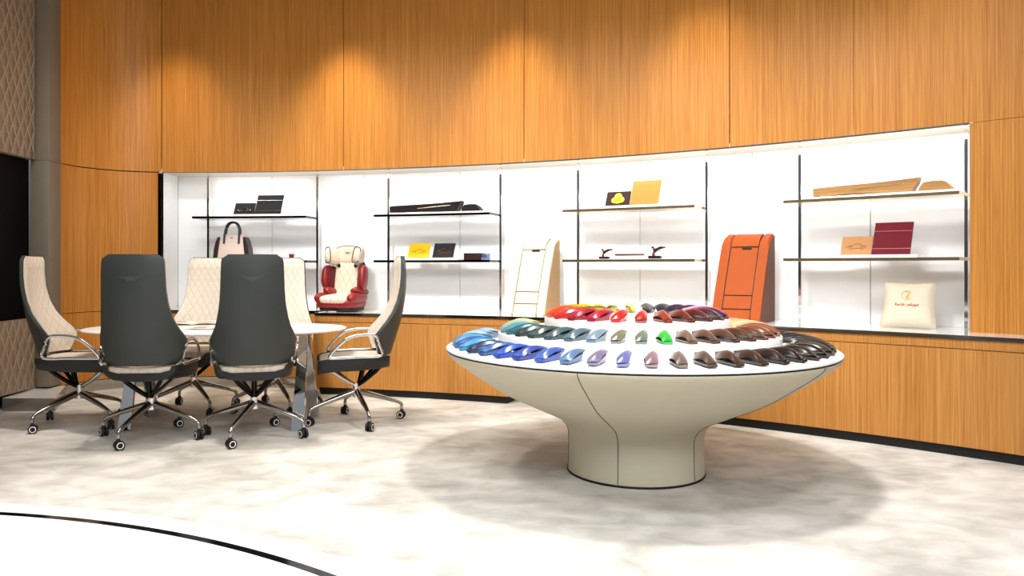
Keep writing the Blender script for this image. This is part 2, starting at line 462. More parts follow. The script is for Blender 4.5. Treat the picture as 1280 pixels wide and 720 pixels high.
tp = [(.001, .715), (1.1, .7165), (1.117, .722), (1.118, .731), (1.108, .738), (1.07, .743), (.85, .748), (.001, .749)]
bm = bmesh.new(); lathe(bm, tp, 128); obj('table_top', bm, M['white'], t, sharp=60)
T2, T3 = .823, .908
for r, z0, z1 in ((.812, .745, T2), (.535, T2, T3)):
    bm = bmesh.new(); lathe(bm, [(.001, z0), (r, z0), (r, z1-.008), (r-.008, z1), (.001, z1)], 112); obj('tier', bm, M['white'], t, sharp=50)
M['seam'] = plain('dark_stitch', (70, 64, 56), .6)
for k in range(6):
    a = math.radians(-101.3+(-13.5, 54, -77, 119, -143, 176)[k])
    bm = bmesh.new(); tube(bm, [Vector((q.x+.0008)*Vector((math.cos(a), math.sin(a), 0))+Vector((0, 0, q.z)) if False else Vector(((q.x+.0006)*math.cos(a), (q.x+.0006)*math.sin(a), q.z))) for q in sp[1:]], .0022, 6)
    obj('seam', bm, M['seam'], t)

# colour samples ---------------------------------------------------
def sample_mesh(m, L=.2, W=.062, name='colour_sample', hand=1):
    """leaf-like sample: low block with an upright right flank, arched top leaf whose ridge twists across. local -Y = outward end"""
    bm = bmesh.new(); n = 18; rings = []
    def hr(s): return .013+.026*s**.9
    for i in range(n):                                       # block
        s = i/(n-1); y = -L/2+L*.90*s
        w = W/2*(.82+.2*math.sin(PI*(.1+.7*s)))*(1 if s < .85 else 1-.35*((s-.85)/.15)**1.5)
        rings.append([Vector((-w*.8, y, 0)), Vector((w*.86, y, 0)), Vector((w, y+.010, hr(s))), Vector((w*.2, y+.004, hr(s)*.8)), Vector((-w, y, .011+.006*s))])
    loft(bm, rings)
    G = []; K = 11; n2 = 20                                  # leaf
    for i in range(n2):
        s = i/(n2-1); y = -L/2+.012+L*1.04*s
        w = W/2*(.86+.22*math.sin(PI*(.1+.75*s)))*(1 if s < .72 else 1-.75*((s-.72)/.28)**1.6)
        amp = .040*math.sin(PI*min(1, .04+.92*s**.8))
        uc = -.15+.75*s
        row = []
        for j in range(K):
            u = -1+2*j/(K-1)
            e = hr(s)*(u+1)/2+(.010)*(1-u)/2
            row.append(Vector((w*u*1.02+.006*s, y+.010*u, e+.002+amp*max(0, math.cos((u-uc)*1.0))**.75*(1 if u < uc else .55+.45*math.cos((u-uc)*PI/2/(1.001-uc) if uc < 1 else 0)))))
        G.append(row)
    sheet(bm, G, (0, 0, -.003))
    for f in bm.faces:                                      # right-hand leaf edge, shade of its underside put into the colour
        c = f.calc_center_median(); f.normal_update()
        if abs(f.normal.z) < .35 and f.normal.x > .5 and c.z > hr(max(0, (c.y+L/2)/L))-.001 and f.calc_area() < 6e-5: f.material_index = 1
    for v in bm.verts:
        if v.co.z < 0: v.co.z = 0
    return finish(bm, m, 28)
def shaded_of(nm, rgb): return plain('sample edge '+nm, tuple(int(c*.4) for c in rgb), .35, noise=.03)  # darkened copy of the sample colour for the shaded leaf edge
lowest = [  # (name, rgb) from the back left, round the front, to the back right
 ('pale sky blue', (176, 208, 236)), ('pale blue', (150, 190, 226)), ('ice blue', (190, 218, 238)), ('steel blue', (92, 140, 188)), ('bright sky blue', (84, 162, 216)), ('denim blue', (48, 98, 160)),
 ('azure blue', (70, 158, 218)), ('midnight blue', (44, 50, 92)), ('slate blue', (60, 104, 166)), ('royal blue', (44, 84, 190)), ('cobalt blue', (54, 80, 166)), ('cornflower blue', (66, 100, 186)),
 ('dusty blue', (96, 128, 168)), ('mauve', (124, 116, 146)), ('lavender blue', (104, 110, 168)), ('rose grey', (140, 112, 120)), ('grey brown', (116, 98, 92)), ('smoky brown', (88, 70, 62)),
 ('dark coffee brown', (70, 50, 42)), ('espresso brown', (56, 38, 30)), ('near black brown', (40, 28, 24)), ('gloss black', (18, 16, 16)), ('soft black', (26, 22, 22)), ('glossy jet black', (14, 12, 12)),
 ('bronze sheen black', (62, 52, 42)), ('warm black', (30, 26, 24)), ('charcoal black', (36, 34, 34)), ('graphite black', (42, 40, 42)), ('ink black', (22, 20, 24)), ('matt black', (30, 28, 28)), ('coal black', (26, 24, 24)), ('dark graphite', (40, 38, 38)), ('raven black', (20, 20, 22))]
middle = [
 ('pale lemon', (232, 226, 160)), ('pale green', (196, 212, 160)), ('pale aqua', (150, 190, 190)), ('light teal', (96, 150, 158)), ('deep teal', (26, 106, 120)), ('dark green grey', (48, 64, 68)), ('pine grey', (62, 82, 84)), ('blue green grey', (74, 98, 104)), ('sea grey', (88, 118, 130)),
 ('mist blue', (124, 150, 172)), ('olive and grey', (122, 122, 100)), ('khaki green', (108, 124, 110)), ('bright green', (44, 186, 60)), ('taupe', (122, 96, 82)), ('mocha brown', (98, 70, 56)), ('cocoa brown', (88, 62, 48)),
 ('walnut brown', (82, 48, 34)), ('chestnut brown', (96, 54, 34)), ('saddle brown', (124, 66, 36)), ('tawny brown', (148, 84, 44)), ('copper brown', (134, 72, 40)), ('light tan', (214, 164, 116)), ('pale sand', (226, 188, 146)), ('honey', (218, 172, 120)), ('camel', (196, 150, 104))]
inner = [ # starting at the back, counter-clockwise seen from above = via the left
 ('ivory yellow', (240, 226, 140)), ('light yellow', (248, 222, 96)), ('sunflower yellow', (250, 204, 40)), ('amber', (248, 176, 20)), ('golden orange', (240, 140, 20)), ('vivid orange', (240, 96, 22)), ('orange red', (236, 60, 28)), ('scarlet', (214, 34, 40)), ('crimson', (172, 30, 52)),
 ('raspberry red', (190, 34, 66)), ('signal red', (222, 36, 40)), ('brick red', (176, 52, 40)), ('rust red', (150, 58, 40)), ('oxblood brown', (112, 40, 32)), ('maroon', (92, 28, 28)), ('dark burgundy', (66, 22, 32)), ('deep plum', (70, 20, 60)), ('magenta', (190, 20, 120)), ('pale pink', (226, 170, 206)), ('aubergine', (60, 34, 60)), ('violet black', (50, 40, 66)), ('ink violet', (40, 36, 60)), ('brown black', (44, 32, 28)), ('cream yellow', (244, 226, 120))]
ORD = ['first', 'second', 'third', 'fourth', 'fifth', 'sixth', 'seventh', 'eighth', 'ninth', 'tenth', 'eleventh', 'twelfth', '13th', '14th', '15th', '16th', '17th', '18th', '19th', '20th', '21st', '22nd', '23rd', '24th', '25th', '26th', '27th', '28th', '29th', '30th', '31st', '32nd', '33rd']
def ring_samples(lst, r, z, a0, step, L, W, tier, group, skew=0.):
    for i, (nm, rgb) in enumerate(lst):
        a = a0+i*step                   # 0 = front, negative = left
        m = plain('sample '+nm, tuple(int(c*.9) for c in rgb), .28, noise=.03, coat=0, spec=.45)
        me = sample_mesh([m, shaded_of(nm, rgb)], L, W)
        o = bpy.data.objects.new('colour_sample', me); C.objects.link(o)
        o.location = (DX+r*sn(a), DY-r*cs(a), z+.0005); o.rotation_euler = (0, 0, math.radians(a))
        tag(o, '%s colour sample on the %s tier, %s from its left end' % (nm, tier, ORD[i]), 'colour sample', group)
ring_samples(lowest, .980, .7475, -115.2, 7.2, .205, .058, 'lowest', 'colour samples on the lowest tier')
ring_samples(middle, .702, T2, -108, 9.0, .205, .058, 'middle', 'colour samples on the middle tier')
for i, (nm, rgb) in enumerate(inner):
    a = 187.5-15*i if False else -172.5+15*i
    m = plain('sample '+nm, tuple(int(c*.9) for c in rgb), .28, noise=.03, coat=0, spec=.45)
    me = sample_mesh([m, shaded_of(nm, rgb)], .205, .060)
    o = bpy.data.objects.new('colour_sample', me); C.objects.link(o)
    o.location = (DX+.427*sn(a), DY-.427*cs(a), T3+.0005); o.rotation_euler = (0, 0, math.radians(a))
    side = 'left' if a < 0 else 'right'
    k = i+1 if a < 0 else 24-i
    tag(o, '%s colour sample on the top tier, %s from the back on its %s side' % (nm, ORD[k-1], side), 'colour sample', 'colour samples on the top tier')

# ------------------------------------------------------------------ office chairs
def winged(bm, s, y, zc, th_=.0015, letter=True):
    """winged badge with a letter in an oval, lying in the XZ plane at depth y"""
    for sd in (-1, 1):
        for k in range(5):
            x0 = .14*s; x1 = (1.0-.16*k)*s; z0 = zc+(.10-.055*k)*s; z1 = zc+(.19-.10*k)*s
            prism(bm, [(sd*x0, z0), (sd*x1, z1), (sd*(x1-.06*s), z1-.035*s), (sd*x0, z0-.04*s)], 'Y', y, y+th_)
    pts = [(math.cos(a*PI/8)*.15*s, zc+math.sin(a*PI/8)*.19*s) for a in range(16)]
    for i in range(16):
        a, b = pts[i], pts[(i+1) % 16]
        ai, bi = (a[0]*.78, zc+(a[1]-zc)*.78), (b[0]*.78, zc+(b[1]-zc)*.78)
        prism(bm, [a, b, bi, ai], 'Y', y, y+th_)
    if letter:
        w = .05*s; hgt = .11*s
        prism(bm, [(-w, zc-hgt), (-w+.025*s, zc-hgt), (-w+.025*s, zc+hgt), (-w, zc+hgt)], 'Y', y, y+th_)
        for zz in (-1, 1):
            c = zc+zz*hgt*.5; q = [(-w+.02*s, c+hgt*.5)]+[(-w+.03*s+math.cos(a)*w*1.5, c+math.sin(a)*hgt*.5) for a in (1.2, .6, 0, -.6, -1.2)]+[(-w+.02*s, c-hgt*.5)]
            qi = [(x*.6-.01*s, c+(z-c)*.5) for x, z in q]
            for a in range(len(q)-1): prism(bm, [q[a], q[a+1], qi[a+1], qi[a]], 'Y', y, y+th_)
    prism(bm, [(-.05*s, zc-.2*s), (.05*s, zc-.2*s), (.02*s, zc-.34*s), (-.02*s, zc-.34*s)], 'Y', y, y+th_)
def interp(tab, z):
    for (z0, a), (z1, b) in zip(tab[:-1], tab[1:]):
        if z <= z1:
            f = (z-z0)/(z1-z0) if z1 > z0 else 0
            f = max(0, min(1, f)); return tuple(p+(q-p)*f for p, q in zip(a, b))
    return tab[-1][1]
# z: (half width, centre depth of the outer face, forward wrap of the edges)
BT = [(.535, (.232, -.262, .085)), (.60, (.268, -.283, .125)), (.66, (.284, -.302, .165)), (.70, (.288, -.315, .170)), (.735, (.276, -.327, .155)), (.79, (.250, -.342, .12)), (.86, (.230, -.358, .085)),
      (.95, (.214, -.372, .06)), (1.05, (.206, -.380, .045)), (1.15, (.203, -.380, .036)), (1.24, (.199, -.374, .03)), (1.268, (.192, -.371, .028)), (1.285, (.172, -.369, .024))]
def back_grid(dy, inset, z0, z1, nz=26, nx=15, top=False):
    G = []
    for i in range(nz+1):
        z = z0+(z1-z0)*(i/nz)
        if i > nz-4 : z = z0+(z1-z0)*(i/nz)
        zz = .535+(1.285-.535)*(z-.535)/(1.285-.535)
        w, yc, wr = interp(BT, zz)
        w -= inset
        if z > z1-.022: w -= .018*((z-(z1-.022))/.022)**2
        if z < z0+.02: w -= .012*(1-(z-z0)/.02)**2
        G.append([Vector((w*u, yc+wr*abs(u)**2.3+dy, z)) for u in [-1+2*j/nx for j in range(nx+1)]])
    return G
def make_chair(label):
    r = thing('office_chair', label, 'chair', (0, 0, 0), 0, 'high-backed office chairs round the oval table')
    bm = bmesh.new(); sheet(bm, back_grid(0, 0, .535, 1.285), (0, .024, 0)); obj('back_shell', bm, M['charcoal'], r, sharp=50)
    bm = bmesh.new(); G = back_grid(.0245, .006, .55, 1.28)
    def th_(i, j):
        e = min(1, min(i, len(G)-1-i)/2.)*min(1, min(j, 15-j)/1.5)
        return Vector((0, .008+.020*e, 0))
    sheet(bm, G, th_); obj('back_cushion', bm, M['cream_quilt'], r, sharp=60)
    bm = bmesh.new(); winged(bm, .075, -.3835, 1.128); obj('emblem', bm, M['emboss'], r, label='winged emblem embossed on the back')
    # seat shell: U-shaped cross-section swept front to back
    def sec(y, k, zt, lift=0):
        w = .262*k
        q = max(0, min(1, (y+.22)/.12))
        out = [(-w, zt), (-w*1.0, zt-.03), (-w*(.93+.06*q), zt-.06-.012*q), (-w*(.74+.2*q), zt-.092-.008*q), (-w*.4, zt-.104), (0, zt-.108)]
        out = out+[(-x, z) for x, z in out[-2::-1]]
        inn = [(w*.95, zt), (w*.90, zt-.03), (w*.6, zt-.05), (0, zt-.052), (-w*.6, zt-.05), (-w*.90, zt-.03), (-w*.95, zt)]
        return [Vector((x, y, z+lift)) for x, z in out+inn]
    bm = bmesh.new(); ys = [(-.235, .86, .535), (-.22, .93, .537), (-.15, .99, .535), (0, 1.02, .530), (.12, 1.0, .527), (.22, .97, .522), (.275, .93, .512), (.297, .86, .500)]
    loft(bm, [sec(y, k, z) for y, k, z in ys]); obj('seat_shell', bm, M['charcoal_dark'], r, sharp=50)
    bm = bmesh.new()
    def wseat(p):
        f = (p.y+.25)/.5
        p.z += -.012*max(0, (p.y)/.25)**2; return p
    blob(bm, (0, .02, .505), (.232, .262, .030), .45, .35, nu=36, nv=12, warp=wseat); obj('seat_cushion', bm, M['cream_quilt'], r, sharp=60)
    for s in (-1, 1):
        x = s*.284
        pts = [(s*.268, -.165, .542), (s*.276, -.15, .62), (s*.284, -.125, .690), (x, -.08, .701), (x, .02, .695), (s*.286, .10, .665), (s*.28, .17, .60), (s*.272, .215, .538), (s*.264, .18, .530), (s*.262, .0, .534)]
        bm = bmesh.new(); tube(bm, smoothpath(pts, 4, True), .0095, 8, closed=True, flat=1.3); obj('armrest', bm, M['chrome'], r)
    bm = bmesh.new(); cyl(bm, (0, 0, .255), (0, 0, .305), .026, 20); cyl(bm, (0, 0, .21), (0, 0, .258), .034, 20); cyl(bm, (0, 0, .2), (0, 0, .212), .03, 20)
    obj('column', bm, M['chrome'], r)
    for sx, yy, mt in ((-.13, .2, 'chrome'), (.13, .2, 'chrome'), (-.12, -.16, 'gunmetal'), (.12, -.16, 'gunmetal')):
        bm = bmesh.new(); tube(bm, smoothpath([(0, 0, .285), (sx*.35, yy*.4, .33), (sx, yy, .425), (sx*1.05, yy*1.1, .442)], 4), [.016]*8+[.012]*5, 10)
        obj('support_arm', bm, M[mt], r)
    bm = bmesh.new(); cyl(bm, (0, -.02, .29), (0, -.05, .43), .02, 12); obj('seat_post', bm, M['gunmetal'], r)
    RL = .365
    for k in range(4):
        a = k*PI/2; ca, sa = math.cos(a), math.sin(a)
        def P(rr, z): return Vector((rr*ca, rr*sa, z))
        pts = smoothpath([P(.02, .238), P(.12, .208), P(.24, .170), P(.33, .138), P(RL-.006, .118), P(RL, .098), P(RL, .078)], 3)
        rad = [.025-.012*min(1, i/10) for i in range(len(pts))]
        bm = bmesh.new(); tube(bm, pts, rad, 10); lg = obj('leg', bm, M['chrome_soft'], r)
        ang = a+.9
        bm = bmesh.new(); cx, cy = P(RL, 0).x, P(RL, 0).y
        d = Vector((math.cos(ang), math.sin(ang), 0)); q = Vector((-d.y, d.x, 0))
        c0 = Vector((cx, cy, .032))+q*.006
        for s in (-1, 1):
            cyl(bm, c0+d*s*.006, c0+d*s*.024, .0315, 20, mi=0)
            cyl(bm, c0+d*s*.0235, c0+d*s*.0252, .0225, 20, mi=1)
            cyl(bm, c0+d*s*.0245, c0+d*s*.0262, .0165, 20, mi=0)
        cyl(bm, c0-d*.006, c0+d*.006, .012, 10)
        box(bm, Vector((cx, cy, .062)), (.024, .022, .03), rot=Matrix.Rotation(ang, 3, 'Z'), bev=.004)
        obj('caster', bm, [M['black'], M['white']], lg, label='black twin-wheel caster with white ring')
    return r
chairs = [  # X, Y, facing (deg, 0 = away from camera, + = turned left), base angle, label
 (-1.62, 5.38, 15, -8, 'charcoal office chair seen from behind, in front of the middle of the oval table'),
 (-2.335, 5.34, 5, -9, 'charcoal office chair seen from behind, left one of the near pair'),
 (-3.08, 5.80, -79, -28, 'office chair at the left end of the oval table, cream inside facing right'),
 (-.98, 5.88, 103, 24, 'office chair seen side-on at the right end of the oval table'),
 (-2.42, 6.36, 176, 40, 'cream quilted office chair across the table, left one of the far pair'),
 (-1.74, 6.42, -172, 31, 'cream quilted office chair across the table, directly behind the middle near chair')]
proto = None
for X, Y, fc, ba, lab in chairs:
    if proto is None: proto = make_chair(lab); o = proto
    else: o = dup(proto, (0, 0, 0), 0, lab)
    o.location = (X, Y, .0005); o.rotation_euler = (0, 0, math.radians(fc))
    for k in [c for c in bpy.data.objects if c.parent == o and c.name.split('.')[0] == 'leg']:
        k.rotation_euler = (0, 0, math.radians(ba-fc))

# ------------------------------------------------------------------ oval table
TX, TY = -2.03, 5.79
t = thing('meeting_table', 'oval white marble-topped table on angled chrome blade legs amid the office chairs', 'table', (TX, TY, 0))
bm = bmesh.new()
def sup(a, b, e, z, n=72):
    return [Vector((math.copysign(abs(math.cos(2*PI*k/n))**e, math.cos(2*PI*k/n))*a, math.copysign(abs(math.sin(2*PI*k/n))**e, math.sin(2*PI*k/n))*b, z)) for k in range(n)]
loft(bm, [sup(.93, .49, .86, .718), sup(.972, .532, .86, .724), sup(.98, .54, .86, .734), sup(.974, .534, .86, .74)]); obj('table_top', bm, M['marble'], t, sharp=50)
for xa in (-.60, .67):
    for ya, s in ((-.22, -1), (.3, 1)):
        bm = bmesh.new()
        top = Vector((xa, .03*s, .717)); bot = Vector((xa-.0, ya, .0))
        w, d = .038, .012
        rings = []
        for p, k in ((bot, 1.25), (top, .8)):
            rings.append([p+Vector((-w*k, -d, 0)), p+Vector((w*k, -d, 0)), p+Vector((w*k, d, 0)), p+Vector((-w*k, d, 0))])
        loft(bm, rings); obj('leg', bm, M['chrome'], t)
bm = bmesh.new(); box(bm, (.03, .03, .69), (1.2, .05, .03), bev=.004); obj('rail', bm, M['chrome'], t)

# papers on the table
def W(px, py, z):
    Y = F*(H-z)/(py-HZ); return Vector(((px-CX)/F*Y, Y, z))
def open_magazine(name, c, rz, w, d, mt, label, arch=.012, z=.741):
    bm = bmesh.new(); G = []
    for i in range(17):
        u = -1+2*i/16
        G.append([Vector((u*w, v*d, .004+arch*(abs(math.sin(PI*min(1, abs(u))))**.8)+.001)) for v in (-1, 0, 1)])
    sheet(bm, G, (0, 0, -.003))
    for f in bm.faces: f.material_index = 0
    # printed blocks on the pages
    for (u0, u1, v0, v1) in ((.15, .8, -.5, .1), (-.85, -.3, -.1, .6)):
        G2 = []
        for i in range(6):
            u = u0+(u1-u0)*i/5
            G2.append([Vector((u*w, v*d, .0064+arch*(abs(math.sin(PI*abs(u)))**.8))) for v in (v0, v1)])
        sheet(bm, G2, (0, 0, -.0008), mi=1)
    return single(name, bm, mt, label, 'magazine', (c[0], c[1], z), rz, 'magazines on the oval table')
M['paper'] = plain('paper', (232, 226, 218), .5, noise=.02); M['print'] = plain('print_pink', (196, 150, 136), .5, noise=.3, scale=40)
M['print2'] = plain('print_grey', (120, 118, 116), .5, noise=.3, scale=40)
p = W(243, 405, .74); open_magazine('magazine', (p.x, p.y), .25, .2, .14, [M['paper'], M['print']], 'open magazine with pinkish pages lying on the oval table')
p = W(262, 411, .74); open_magazine('magazine', (p.x+.02, p.y-.02), -.1, .16, .09, [M['paper'], M['print2']], 'flatter pale magazine nearer the camera on the oval table', .004)

# ------------------------------------------------------------------ display boards
def car_outline(bm, w, h, y, mirror=1, solid=False, z0=0.):
    pts = [(-.5, .12), (-.49, .30), (-.36, .38), (-.22, .42), (-.08, .62), (.14, .64), (.30, .44), (.46, .38), (.5, .2), (.46, .1)]
    P = [Vector((mirror*x*w, y, z0+z*h)) for x, z in pts]
    tube(bm, smoothpath(P, 3), .0022, 5)
    for cx in (-.30, .31):
        tube(bm, [Vector((mirror*cx*w+.085*w*math.cos(a*PI/5), y, z0+.13*h+.085*w*math.sin(a*PI/5))) for a in range(10)], .0018, 5, closed=True)
    tube(bm, [Vector((mirror*x*w, y, z0+.08*h)) for x in (-.18, .19)], .0018, 5)
def board(px0, px1, ytop, ybot, z, off, m, label, lean=28, deco=None, name='display_board', group='leaning display boards on the shelves'):
    w = chord(px0, px1, off); loc, rz = shelfframe((px0+px1)/2, off, z)
    Y = loc.y; hh = (ybot-ytop)*Y/F; Lh = hh/cs(lean)*.97
    r = thing(name, label, 'display board', loc, rz, group)
    R = Matrix.Rotation(math.radians(-lean), 4, 'X')
    def tr(bm, nm, mt, lab=None):
        bmesh.ops.transform(bm, matrix=Matrix.Translation((0, 0, .004)) @ R, verts=bm.verts[:]); return obj(nm, bm, mt, r, label=lab)
    bm = bmesh.new(); box(bm, (0, .006, Lh/2), (w, .012, Lh), bev=.0015, seg=1); tr(bm, 'board', m)
    # easel strut behind
    bm = bmesh.new(); ty, tz = sn(lean)*Lh*.6+.016, cs(lean)*Lh*.6; sw = w*.15
    loft(bm, [[Vector((-sw, ty+.03, 0)), Vector((sw, ty+.03, 0)), Vector((sw, ty+.034, 0)), Vector((-sw, ty+.034, 0))],
              [Vector((-sw, ty, tz)), Vector((sw, ty, tz)), Vector((sw, ty+.004, tz)), Vector((-sw, ty+.004, tz))]])
    obj('stand', bm, M['white'], r)
    if deco == 'car_gold':
        bm = bmesh.new(); car_outline(bm, w*.62, Lh*.55, -.002, z0=Lh*.28); tr(bm, 'car_outline', M['gold'])
    if deco == 'car_silver':
        bm = bmesh.new(); car_outline(bm, w*.6, Lh*.40, -.002, z0=Lh*.26); tr(bm, 'car_outline', M['chrome'])
    if deco == 'car_dark':
        bm = bmesh.new(); car_outline(bm, w*.62, Lh*.42, -.001, z0=Lh*.3); tr(bm, 'car_outline', plain('ink', (110, 60, 20), .5))
    if deco and deco.startswith('lines'):
        bm = bmesh.new(); mt = M['chrome_soft'] if deco == 'lines_s' else plain('stripe_pink', (200, 110, 120), .4)
        for f in (.17, .72): box(bm, (0, -.0005, Lh*f), (w*.99, .002, .0035))
        tr(bm, 'stripe', mt)
    if deco == 'crest':
        bm = bmesh.new()
        for cx, cz, rr in ((0, .62, .17), (-.12, .38, .15), (.13, .40, .15), (0, .42, .2), (0, .27, .08)):
            cyl(bm, (cx*w, -.003, cz*Lh), (cx*w, 0, cz*Lh), rr*w*.95, 20)
        tr(bm, 'emblem', plain('yellow_inlay', (240, 190, 30), .4))
    return r
def tray(px0, px1, z, off0, off1, h, label, name='display_tray'):
    t0, t1 = th(px0, off0), th(px1, off0)
    bm = bmesh.new(); arcbox(bm, t0, t1, off1, off0, z, z+h, n=4)
    p = wp((t0+t1)/2, (off0+off1)/2, z)
    return single(name, bm, M['white'], label, 'display tray', (p.x, p.y, z), world=True, group='white trays on the shelves')
TH = .022
blk = leather('black_leather_sample', (14, 11, 12), .35); brn = leather('dark_brown_sample', (44, 24, 20), .35)
o1 = -.06
tray(284, 350, Z1, -.01, -.22, TH, 'white tray under the two black boards, upper left shelf')
board(291.5, 317, 249, 264, Z1+TH, o1, blk, 'small black leather board with silver car outline, upper left shelf', deco='car_silver')
board(317.5, 350, 238.5, 264, Z1+TH, o1, blk, 'larger black board with two fine lines, upper left shelf', deco='lines_s')
tray(502, 572, Z2, -.01, -.22, TH, 'white tray under the yellow and black boards')
board(509, 535, 300.5, 319, Z2+TH, o1, leather('yellow_leather', (226, 178, 24), .4), 'yellow leather board with faint car outline on the second shelf unit', deco='car_dark')
board(540, 566, 300.5, 319, Z2+TH, o1, leather('black_sample_card', (38, 36, 40)), 'black board with golden car outline, right of the yellow board', deco='car_gold')
tray(752, 823, Z1, -.01, -.22, TH, 'white tray under the brown and ochre boards')
board(756, 786, 234, 253, Z1+TH, o1, brn, 'dark brown board with yellow crest, beside the ochre board', deco='crest')
board(786.5, 822, 219.5, 252, Z1+TH, o1, leather('ochre_leather', (160, 116, 52), .45), 'tall plain ochre board on the upper shelf of the third unit')
tray(1048, 1146, Z2, -.01, -.22, TH, 'white tray under the tan and burgundy boards')
board(1050, 1088, 291, 314.5, Z2+TH, o1, leather('tan_leather', (190, 138, 92), .45), 'tan leather board with thin car outline beside the burgundy board', deco='car_dark')
board(1088.5, 1137, 272, 314, Z2+TH, o1, leather('burgundy_leather', (108, 26, 36), .4), 'burgundy board with two pale lines on the right-hand unit', deco='lines_p')

# ------------------------------------------------------------------ dashboard trims
def trim_pair(px0, px1, px2, z, off, m, m2, hscale, la, lb):
    for (a, b, lab, kind) in ((px0, px1, la, 0), (px1+.5, px2, lb, 1)):
        w = chord(a, b, off); loc, rz = shelfframe((a+b)/2, off, z)
        if kind == 0:
            poly = [(-.5, .012), (-.5, .112), (-.44, .120), (-.2, .130), (0, .138), (.2, .148), (.44, .168), (.5, .174), (.485, .11), (.455, .05), (.44, .012), (.2, .0), (.12, .012), (-.1, .02), (-.3, .015), (-.36, .0), (-.42, .0), (-.44, .022)]
        else:
            poly = [(-.46, 0), (-.42, .05), (-.3, .11), (-.1, .118), (.2, .118), (.33, .095), (.44, .05), (.5, 0)]
        poly = [(x*w, zz*hscale) for x, zz in poly]
        r = thing('dashboard_trim' if kind == 0 else 'door_trim', lab, 'veneer trim', (loc.x, loc.y, loc.z+.0005), rz, 'car interior trim pieces')
        bm = bmesh.new()
        nD = 6; A = []
        for i in range(nD+1):                       # thin curved fascia: leans back and bows over its depth
            s = i/nD; y = -.05+.12*s; k = (.93+.07*math.sin(PI*s)) if kind == 0 else math.sin(PI*(.33+.4*s))**.5
            A.append([Vector((x, y, zz*k if zz > .001 else 0)) for x, zz in poly])
        loft(bm, A); obj('fascia', bm, m, r, sharp=30)
        if kind == 0:
            bm = bmesh.new(); q = []
            for x, zz in ((-.1, .07), (.05, .083), (.2, .098), (.36, .112)): q.append(Vector((x*w, -.051, zz*hscale*.93)))
            tube(bm, q, .0025, 5); obj('inlay_line', bm, m2, r)
            bm = bmesh.new(); box(bm, (0, .03, .006), (w*.8, .05, .012)); obj('support', bm, M['white'], r)
trim_pair(489, 577, 602, Z1+.016, -.1, leather('dark_walnut_veneer', (26, 18, 16), .2), M['chrome_soft'], .62, 'long glossy dark dashboard trim piece on the second unit\'s upper shelf', 'short curved dark brown trim piece right of the long dark one')
M['veneer'] = wood('light_veneer', (136, 98, 54), (176, 132, 80), .5, .8, 'X')
trim_pair(1016, 1147, 1192, Z1+.016, -.1, M['veneer'], plain('inlay_brown', (110, 74, 36), .4), .62, 'long light wood veneer dashboard trim on the upper right shelf', 'short curved light wood veneer piece at the shelf\'s right end')
tray(491, 604, Z1, -.01, -.24, .016, 'low white tray under the dark trim pieces')
tray(1014, 1192, Z1, -.01, -.24, .016, 'long low white tray under the light wood trim pieces')

# small items on the shelves
loc, rz = shelfframe(596, -.1, Z2)
r = thing('presentation_box', 'low dark box with steel blue end, right of the boards on the second unit', 'box', loc, rz)
bm = bmesh.new(); box(bm, (-.03, 0, .033), (.17, .1, .064), bev=.004); obj('box_body', bm, brn, r)
bm = bmesh.new(); box(bm, (.09, 0, .033), (.06, .1, .064), bev=.006); obj('end_cap', bm, plain('steel_blue', (120, 140, 180), .2, .8), r, label='steel blue end')
loc, rz = shelfframe(364.5, -.1, Z2)
r = thing('tumbler', 'small dark red tapered cup with pale lid on the leftmost unit\'s lower shelf', 'cup', loc, rz)
bm = bmesh.new(); lathe(bm, [(.001, 0), (.017, 0), (.02, .01), (.027, .06), (.025, .064), (.001, .064)], 24); obj('cup_body', bm, M['red_dk'], r)
bm = bmesh.new(); lathe(bm, [(.001, .064), (.022, .064), (.020, .078), (.001, .082)], 24); obj('lid', bm, M['cream'], r)
# winged figurines and bar
def figurine(px, s, mirror, label):
    loc, rz = shelfframe(px, -.07, Z2+.004)
    r = thing('winged_figurine', label, 'figurine', loc, rz, 'bronze winged figurines')
    bm = bmesh.new(); box(bm, (0, 0, .013*s), (.105*s, .07*s, .026*s), bev=.008*s, seg=3); obj('base', bm, plain('dark_bronze', (44, 32, 26), .25, .6), r)
    bm = bmesh.new(); m = mirror
    tube(bm, smoothpath([(-.012*m*s, 0, .022*s), (-.016*m*s, 0, .048*s), (-.004*m*s, 0, .07*s), (-.016*m*s, 0, .088*s)], 4), [.012*s]*4+[.010*s]*4+[.014*s]*3+[.008*s, .006*s], 10)
    blob(bm, (-.022*m*s, 0, .096*s), (.013*s, .010*s, .010*s), 1, 1, nu=10, nv=8)
    for sd in (-1, 1):
        G = []
        for i in range(7):
            q = i/6
            G.append([Vector((m*s*(-.01+.085*q), sd*s*(.008+.03*q), s*(.072+.03*q-.0+.01*math.sin(PI*q)-v*(.028*(1-.6*q))))) for v in (0, .5, 1)])
        sheet(bm, G, (0, .003*s, 0))
    obj('winged_body', bm, M['bronze'], r)
figurine(755.5, .85, 1, 'small bronze winged figurine, left of the bronze bar')
figurine(819, 1.0, 1, 'larger bronze winged figurine, right of the bronze bar')
tray(766, 806, Z2, -.02, -.16, .03, 'short white block carrying the bronze bar')
loc, rz = shelfframe(787, -.08, Z2+.0305)
bm = bmesh.new(); w = chord(768, 805, -.08); tube(bm, [(-w/2, 0, .009), (-w/2+.01, 0, .009), (w/2-.01, 0, .009), (w/2, 0, .009)], [.006, .009, .009, .006], 12)
single('bronze_bar', bm, M['bronze'], 'thin dark bronze bar on a white block between two figurines', 'bar', loc, rz)

